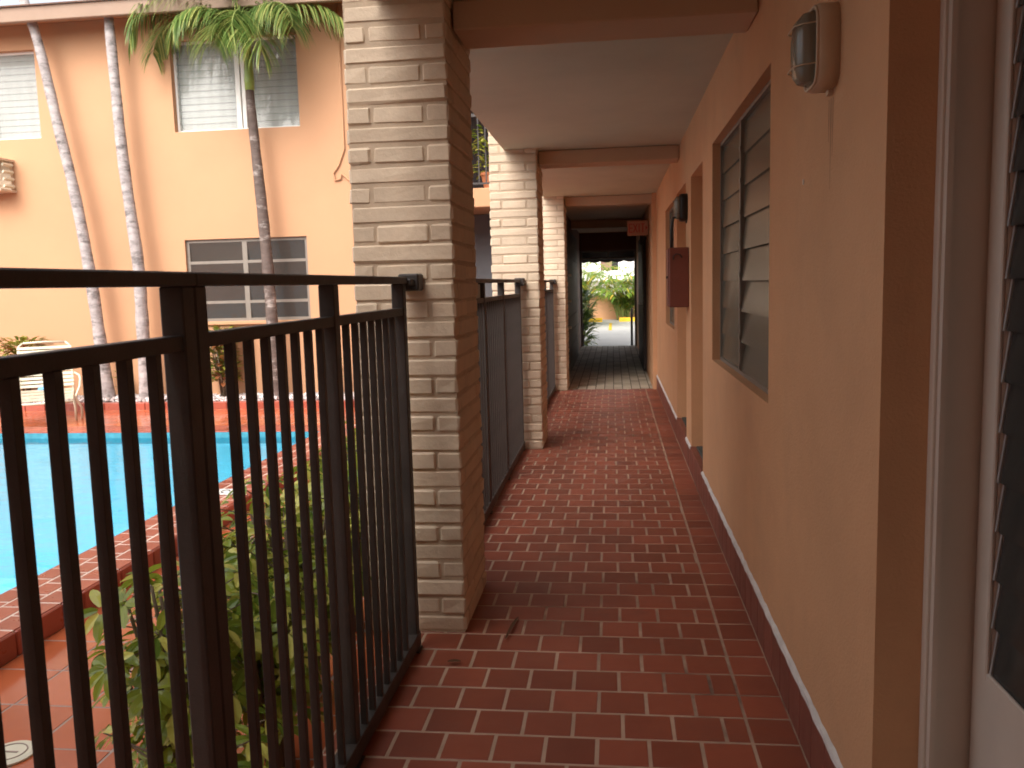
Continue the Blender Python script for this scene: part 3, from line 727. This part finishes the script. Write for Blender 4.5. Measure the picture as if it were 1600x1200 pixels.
palm('palm_tree', [(-7.20, PY, -.2), (-7.254, PY, .78), (-7.33, PY, 1.77), (-7.455, PY, 2.84), (-7.61, PY, 3.72), (-7.80, PY, 4.84), (-7.98, PY, 5.5), (-8.3, PY, 6.5), (-8.55, PY, 7.2)],
     .088, .058, 'trunkgrey', 'smooth grey palm trunk leaning left, leftmost of the three in the gravel bed', .5, 10, 1.9, 5, group='palms in the gravel bed')
palm('palm_tree', [(-6.61, PY, -.2), (-6.60, PY, .86), (-6.59, PY, 1.75), (-6.64, PY, 2.46), (-6.70, PY, 3.33), (-6.73, PY, 4.35), (-6.75, PY, 5.36), (-6.72, PY, 6.3), (-6.7, PY, 6.9)],
     .094, .060, 'trunkgrey', 'mottled grey palm trunk standing upright, middle of the three in the gravel bed', .5, 10, 1.9, 9, group='palms in the gravel bed')
palm('palm_tree', [(-4.69, PY, -.2), (-4.695, PY, 1.17), (-4.73, PY, 2.3), (-4.78, PY, 3.25), (-4.81, PY, 3.85), (-4.815, PY, 4.10)],
     .088, .055, 'trunkdark', 'dark trunked palm with green crownshaft in front of the upper window', .66, 13, 1.8, 3, group='palms in the gravel bed',
     fs=[(R(183), 1.15, 2.7, 2.25), (R(-4), .85, 2.05, 1.75), (R(172), .85, 2.2, 1.75), (R(-80), .95, 2.6, 1.05), (R(-28), 1.0, 2.5, 1.35), (R(-140), 1.05, 2.5, 1.25), (R(-55), .5, 2.1, 1.1), (R(-105), .6, 2.2, 1.0), (R(60), 1.25, 1.9, 1.9),
         (R(120), 1.3, 1.9, 1.9), (R(-60), 1.45, 2.2, 2.0), (R(230), 1.45, 2.0, 2.0), (R(20), 1.3, 2.1, 2.2)])

# ------------------------------------------------------------------ shrubs
def leaf_strip(mb, b, dirn, nrm, ln, w, sag=.5, k=4):
    q = V(b); row = []
    ac = dirn.cross(nrm).normalized()
    for m_ in range(k + 1):
        u = m_ / k; wd = w * (sin(pi * min(.98, u * .9 + .06)) ** .7)
        row.append((q - ac * wd + nrm * wd * .25, q.copy(), q + ac * wd + nrm * wd * .25)); dirn = (dirn + V((0, 0, -1)) * sag / k).normalized(); q = q + dirn * (ln / k)
    i = mb.vs([v for r_ in row for v in r_])
    for m_ in range(k):
        a = 3 * m_
        mb.face([i[a], i[a + 1], i[a + 4], i[a + 3]]); mb.face([i[a + 1], i[a + 2], i[a + 5], i[a + 4]])
def schefflera(x, y, h, rad, n, seed, label, lean=0):
    random.seed(seed)
    t = thing('shrub', label, 'shrub', (x, y, DZ), 'variegated shrubs beyond the fence')
    st = MB(); lf = MB(); tips = []
    for k in range(max(5, n // 8)):
        a = rr(0, 2 * pi); r = rad * math.sqrt(rnd()) * .8; hh = h * rr(.6, 1.0)
        p0 = V((rr(-.06, .06), rr(-.06, .06), 0)); p1 = V((r * cos(a) * .5 + lean * .3, r * sin(a) * .5, hh * .5)); p2 = V((r * cos(a) + lean, r * sin(a), hh))
        pts = [p0.lerp(p1, u).lerp(p1.lerp(p2, u), u) for u in [q / 6 for q in range(7)]]
        st.tube(pts, [.012 - .0012 * q for q in range(7)], 5); tips.append(pts)
    for k in range(n):
        pts = tips[k % len(tips)]; u = rr(.25, 1.0) if k >= len(tips) else 1.0
        f_ = u * 6; i = min(5, int(f_)); b = pts[i].lerp(pts[i + 1], f_ - i)
        a = rr(0, 2 * pi); d = V((cos(a), sin(a), rr(-.1, .9))).normalized() * rr(.06, .15)
        c = b + d; st.tube([b, c], [.003, .002], 4, False)
        ax = (d.normalized() + V((0, 0, .8))).normalized(); u1 = ax.orthogonal().normalized(); u2 = ax.cross(u1); nl = random.choice((6, 7, 8)); sz = rr(.05, .075)
        for q in range(nl):
            an = 2 * pi * q / nl + rr(-.15, .15); dr = (u1 * cos(an) + u2 * sin(an) + ax * rr(.0, .25)).normalized()
            leaf_strip(lf, c + dr * .012, dr, ax, sz * rr(.85, 1.15), sz * .22, .7)
    st.build('stems', 'stem', t, local=True); lf.build('foliage', 'scheff', t, local=True)
schefflera(-1.25, 2.24, .80, .19, 140, 21, 'yellow green shrub beyond the near fence, left of the double post', -.05)
schefflera(-1.18, 2.62, .82, .22, 170, 22, 'leafy green shrub directly behind the double fence post')
schefflera(-1.24, 3.10, .86, .26, 230, 23, 'yellow green variegated shrub seen through the pickets right of the double post')
schefflera(-1.28, 3.80, .90, .30, 230, 24, 'yellow leaved shrub seen through the fence just left of the nearest column')
schefflera(-1.36, 4.65, .80, .30, 120, 25, 'farthest yellow green shrub in the row beyond the fence')
schefflera(-1.10, 2.02, .45, .16, 45, 26, 'lowest dark green shrub at the bottom of the near pickets')

def croton(x, y, z, h, rad, n, seed, label, ll=.16, w=.02, bare=.3, leaf='croton'):
    random.seed(seed); t = thing('bush', label, 'bush', (x, y, z)); st = MB(); lf = MB()
    for k in range(6):
        a = rr(0, 2 * pi); st.tube([(rr(-.04, .04), rr(-.04, .04), 0), (rad * .4 * cos(a), rad * .4 * sin(a), h * .5), (rad * .7 * cos(a), rad * .7 * sin(a), h * .95)], [.016, .011, .005], 5)
    for k in range(n):
        a = rr(0, 2 * pi); r = rad * math.sqrt(rnd()); zz = h * rr(bare, 1.0); b = V((r * .7 * cos(a), r * .7 * sin(a), zz))
        d = V((cos(a), sin(a), rr(-.1, 1.1))).normalized(); leaf_strip(lf, b, d, V((0, 0, 1)), ll * rr(.7, 1.2), w * rr(.8, 1.3), .5)
    st.build('stems', 'stem', t, local=True); lf.build('foliage', leaf, t, local=True)
croton(-5.47, 11.47, -.12, 1.02, .26, 380, 31, 'yellow and bronze leaved bush against the orange wall below the dark window', .15, .03, .25)
croton(-8.52, 11.48, -.12, .92, .36, 380, 32, 'bushy croton behind the head of the lounge chair', .16, .03, .2)
croton(-7.02, 11.5, -.12, .42, .08, 14, 33, 'small sprig growing between the two grey palm trunks', .12)
croton(-3.9, 11.5, -.12, .5, .15, 30, 34, 'small thin plant in the gravel close to the nearest column', .14)
# balcony plant
t = thing('potted_plant', 'green plant in a terracotta pot on the upper balcony behind the railing', 'potted plant', (-1.72, 12.38, 2.746))
g = MB(); n_ = 16; rg = lambda r, z: [(r * cos(2 * pi * k / n_), r * sin(2 * pi * k / n_), z) for k in range(n_)]
g.loft([rg(.09, .001), rg(.13, .2), rg(.145, .2), rg(.145, .24), rg(.12, .24), rg(.11, .2)]); g.build('pot', 'pot', t, local=True)
lf = MB(); random.seed(8)
for k in range(150):
    a = rr(0, 2 * pi); r = .22 * math.sqrt(rnd()); b = V((r * cos(a), r * sin(a), rr(.22, .85))); leaf_strip(lf, b, V((cos(a), sin(a), rr(-.2, 1))).normalized(), V((0, 0, 1)), rr(.1, .2), .025, .6)
lf.build('foliage', 'scheff', t, local=True)

# ------------------------------------------------------------------ lounge chair
def lounge(x, y):
    t = thing('lounge_chair', 'cream strap lounge chair with raised back standing by the far pool edge', 'lounge chair', (x, y, DZ), rz=R(33))
    hw = .32; sz = .33
    fr_ = MB(); r = .014
    bk = lambda s: V((0, .62 + .30 * s, sz + .62 * s))       # back rest line, leaning away
    for sd in (-1, 1):
        fr_.tube([(sd * hw, -.75, sz - .02), (sd * hw, -.3, sz), (sd * hw, .3, sz), (sd * hw, .62, sz)], r, 8)
        fr_.tube([(sd * hw, .62, sz), (sd * hw, .77, sz + .31), (sd * hw * .96, .92, sz + .60), (sd * hw * .8, .935, sz + .64)], r, 8)
        fr_.tube([(sd * hw, -.2, sz), (sd * (hw + .02), -.24, .16), (sd * (hw + .02), -.25, .002)], r, 8); fr_.tube([(sd * hw, .60, sz), (sd * (hw + .01), .68, .16), (sd * (hw + .01), .70, .002)], r, 8)
        fr_.tube([(sd * (hw + .03), .70, sz + .22), (sd * (hw + .09), .4, sz + .20), (sd * (hw + .10), .05, sz + .18), (sd * (hw + .09), -.12, sz + .10), (sd * (hw + .03), -.2, sz - .03), (sd * (hw + .09), -.1, .15), (sd * (hw + .09), -.12, .002)], r, 8)
    fr_.tube([(-hw * .8, .935, sz + .64), (0, .94, sz + .648), (hw * .8, .935, sz + .64)], r, 8); fr_.tube([(-hw, -.75, sz - .02), (0, -.77, sz - .025), (hw, -.75, sz - .02)], r, 8)
    fr_.build('frame', 'strap', t, local=True)
    s = MB()
    for k in range(20):
        yy = -.70 + k * .066
        s.obox((0, yy, sz + .012 - .012 * sin(k)), (hw + .012, 0, 0), (0, .021, 0), (0, 0, .004))
    s.build('seat', 'strap', t, local=True)
    s = MB(); d = V((0, .30, .62)).normalized(); nn = V((0, -.62, .30)).normalized()
    for k in range(11):
        c = V((0, .63, sz + .03)) + d * (.035 + k * .056); s.obox(c + nn * .012, (hw + .012, 0, 0), d * .019, nn * .004)
    s.build('backrest', 'strap', t, local=True)
    s = MB(); s.rbox(-.10, .16, .42, .60, sz + .02, sz + .06, .012, .004)
    tw = s.build('folded_towel', 'blue'); tw.location = (x, y, DZ); tw.rotation_euler = (0, 0, R(33)); tag(tw, 'small folded blue towel lying on the lounge chair seat', 'towel')
lounge(-7.34, 10.26)

# ------------------------------------------------------------------ fallen leaves on the walkway
random.seed(5)
def fallen(x, y, ln, w, az, label):
    g = MB(); d = V((cos(az), sin(az), 0)); leaf_strip(g, V((x, y, .012)), (d + V((0, 0, .12))).normalized(), V((0, 0, 1)), ln, w, .25, 6)
    m = g.build('fallen_leaf', 'leafdry'); md = m.modifiers.new('thick', 'SOLIDIFY'); md.thickness = .0015; tag(m, label, 'leaf')
fallen(-.44, 3.22, .24, .006, R(84), 'long dry curled leaf lying on the tiles in front of the nearest column')
fallen(-.63, 3.0, .05, .01, R(10), 'tiny dry leaf on the tiles near the end of the fence')

# ------------------------------------------------------------------ beyond the exit
g = MB(); g.box(-14, 14, 18.96, 41, -.44, -.10); struct(g.build('parking_lot', 'concrete'))
g = MB(); g.poly([(-.16, 26.8, -.096), (-.06, 26.8, -.096), (-.06, 31.5, -.096), (-.16, 31.5, -.096)]); struct(g.build('parking_line', 'yellow'))
def stop(x0, x1, label):
    g = MB(); prof = lambda x: [(x, 32.42, -.099), (x, 32.62, -.099), (x, 32.585, .055), (x, 32.455, .055)]
    g.loft([prof(x0), prof(x0 + .04), prof(x1 - .04), prof(x1)]); tag(g.build('wheel_stop', 'yellow'), label, 'wheel stop', 'yellow wheel stops in the parking lot')
stop(-2.3, -.42, 'yellow wheel stop at the left side of the exit view'); stop(.21, 2.1, 'yellow wheel stop at the right side below the palm clump')
g = MB(); g.box(-14, 14, 34.6, 34.8, -.099, .80); g.rbox(-14, 14, 34.55, 34.85, .801, .87, .01); tag(g.build('boundary_wall', 'stucco'), 'low orange boundary wall behind the parking lot', 'wall')
t = thing('white_building', 'bright white building with a dark brown upper panel beyond the parking lot wall', 'building', (0, 44, 0))
g = MB(); wallpanel(g, -14, 14, -.4, 6, [(-.62, .27, 1.95, 2.9)], lambda u, v, d: (u, 44 + d, v), .3); g.build('wall', 'white', t)
g = MB(); g.box(-.62, .27, 44.2, 44.25, 1.95, 2.9); g.m = 1; g.box(-.62, -.05, 44.1, 44.19, 1.951, 2.899); g.build('window', ['slatdoor', 'brownpanel'], t)
g = MB(); g.rbox(-14, 14, 43.4, 43.99, 1.42, 1.52, .02); g.build('ledge', 'white', t)
def areca(x, y, z, h, n, seed, label, spread=.2):
    random.seed(seed); t = thing('areca_palm', label, 'palm', (x, y, z), 'areca palms outside the exit')
    for k in range(n):
        a = rr(0, 2 * pi); e0 = rr(1.05, 1.5); L = h * rr(.8, 1.25)
        o = frond_mesh(L, e0, rr(1.0, 1.9), 26, .46, seed * 17 + k, .04, .7).build('frond', ['arec', 'rachis'], t, local=True)
        random.seed(seed * 100 + k)
        o.location = (rr(-spread, spread), rr(-spread, spread) * .5, h * rr(.0, .15)); o.rotation_euler = (0, 0, a)
    g = MB()
    for k in range(6):
        a = rr(0, 2 * pi); g.tube([(spread * cos(a), spread * .5 * sin(a), 0), (spread * 1.2 * cos(a), spread * .5 * sin(a), h * .35)], [.03, .02], 6)
    g.build('stems', 'rachis', t, local=True)
areca(.45, 33.7, -.1, 2.5, 34, 41, 'yellow green palm clump against the low orange wall beyond the exit', .3)
areca(-1.15, 30.5, -.1, 2.7, 34, 42, 'tall green palm clump at the left edge of the exit opening', .25)
areca(1.9, 33.6, -.1, 2.5, 24, 44, 'palm clump mostly hidden by the right side of the exit', .3)
croton(-.74, 20.2, -.1, 1.3, .30, 320, 43, 'low leafy bush just outside the exit on the left', .26, .04, .02, 'frond')
for sx, lb in ((.405, 'black handrail at the right side of the exit'), (-.70, 'black handrail at the left side of the exit beside the bush')):
    g = MB(); g.tube([(sx, 19.15, -.1), (sx, 19.15, .74), (sx, 19.22, .80), (sx, 19.8, .66), (sx, 20.0, .60), (sx, 20.0, -.1)], .018, 8); tag(g.build('handrail', 'iron'), lb, 'handrail', 'handrails at the exit')
t = thing('awning', 'dark fabric awning with scalloped edge above the exit', 'awning', (-.1, 19, 2))
g = MB()
g.loft([[(-1.1, 19.0, 2.85), (-1.1, 20.1, 2.10), (-1.1, 20.1, 2.085), (-1.1, 19.0, 2.83)], [(.9, 19.0, 2.85), (.9, 20.1, 2.10), (.9, 20.1, 2.085), (.9, 19.0, 2.83)]]); g.build('canopy', 'awning', t)
g = MB(); n_ = 80; pts = [(-1.1 + 2.0 * k / n_, 1.875 - .035 * abs(sin(k / n_ * 2.0 / .27 * pi)) ** .7) for k in range(n_ + 1)]
for yy in (20.101, 20.106):
    i0 = g.vs([(p[0], yy, p[1]) for p in pts]); i1 = g.vs([(p[0], yy, 2.10) for p in pts])
    for q in range(n_): g.face([i0[q], i0[q + 1], i1[q + 1], i1[q]] if yy < 20.103 else [i0[q + 1], i0[q], i1[q], i1[q + 1]])
g.build('valance', 'awning', t)

# ------------------------------------------------------------------ wing behind the viewer (unseen, added to shade the nearest column and fill reflections)
t = thing('shade_wing', 'unseen orange stucco wing added behind the viewer for its shade', 'building', (-7, -4, 0))
g = MB(); g.box(-14, -1.6, -8, -.9, -.44, 5.2); g.build('wall', 'stucco_far', t)
g = MB(); g.box(-14.3, -1.5, -8.2, -.3, 5.201, 5.42); g.build('roof', 'roof', t)

# ------------------------------------------------------------------ light, sky, camera
EL, AZ = R(42), R(200)      # sun: behind the viewer, to the left (azimuth clockwise from +Y)
w = bpy.data.worlds.new('World'); S.world = w; w.use_nodes = True; nt = w.node_tree
sky = nt.nodes.new('ShaderNodeTexSky'); sky.sky_type = 'NISHITA'; sky.sun_disc = False; sky.sun_elevation = EL; sky.sun_rotation = AZ
sky.dust_density = 6; sky.air_density = 1.0; sky.ozone_density = 1
hs = nt.nodes.new('ShaderNodeHueSaturation'); hs.inputs['Saturation'].default_value = .35
nt.links.new(sky.outputs[0], hs.inputs['Color']); nt.links.new(hs.outputs[0], nt.nodes['Background'].inputs[0])
nt.nodes['Background'].inputs[1].default_value = .15
sl = bpy.data.lights.new('sun', 'SUN'); sl.energy = .85; sl.angle = R(120); sl.color = (1, .965, .91)
so = bpy.data.objects.new('sun', sl); COL.objects.link(so)
d = V((sin(AZ) * cos(EL), cos(AZ) * cos(EL), sin(EL))); so.rotation_euler = d.to_track_quat('Z', 'Y').to_euler()

cam = bpy.data.cameras.new('camera'); co = bpy.data.objects.new('camera', cam); COL.objects.link(co); S.camera = co
F = 1340.; d1 = V((158, 160, F)); bb = (158 * 307 + F * F) / 160; d3 = V((307, -bb, F))
Yv = d1.normalized(); Zv = -d3.normalized(); Xv = Zv.cross(Yv)
if Xv.x < 0: Xv = -Xv
mtx = Matrix(((Xv[0], Xv[1], -Xv[2], 0), (Yv[0], Yv[1], -Yv[2], 0), (Zv[0], Zv[1], -Zv[2], 1.4), (0, 0, 0, 1)))
co.matrix_world = mtx
cam.sensor_width = 36; cam.lens = 36 * F / 1600; cam.clip_start = .03; cam.clip_end = 500
cam.dof.use_dof = True; cam.dof.focus_distance = 4.2; cam.dof.aperture_fstop = 16
S.view_settings.view_transform = 'Standard'; S.view_settings.look = 'None'; S.view_settings.exposure = 1.36; S.view_settings.gamma = 1
S.cycles.max_bounces = 8; S.cycles.diffuse_bounces = 5; S.cycles.transparent_max_bounces = 12
S.cycles.filter_width = 1.8
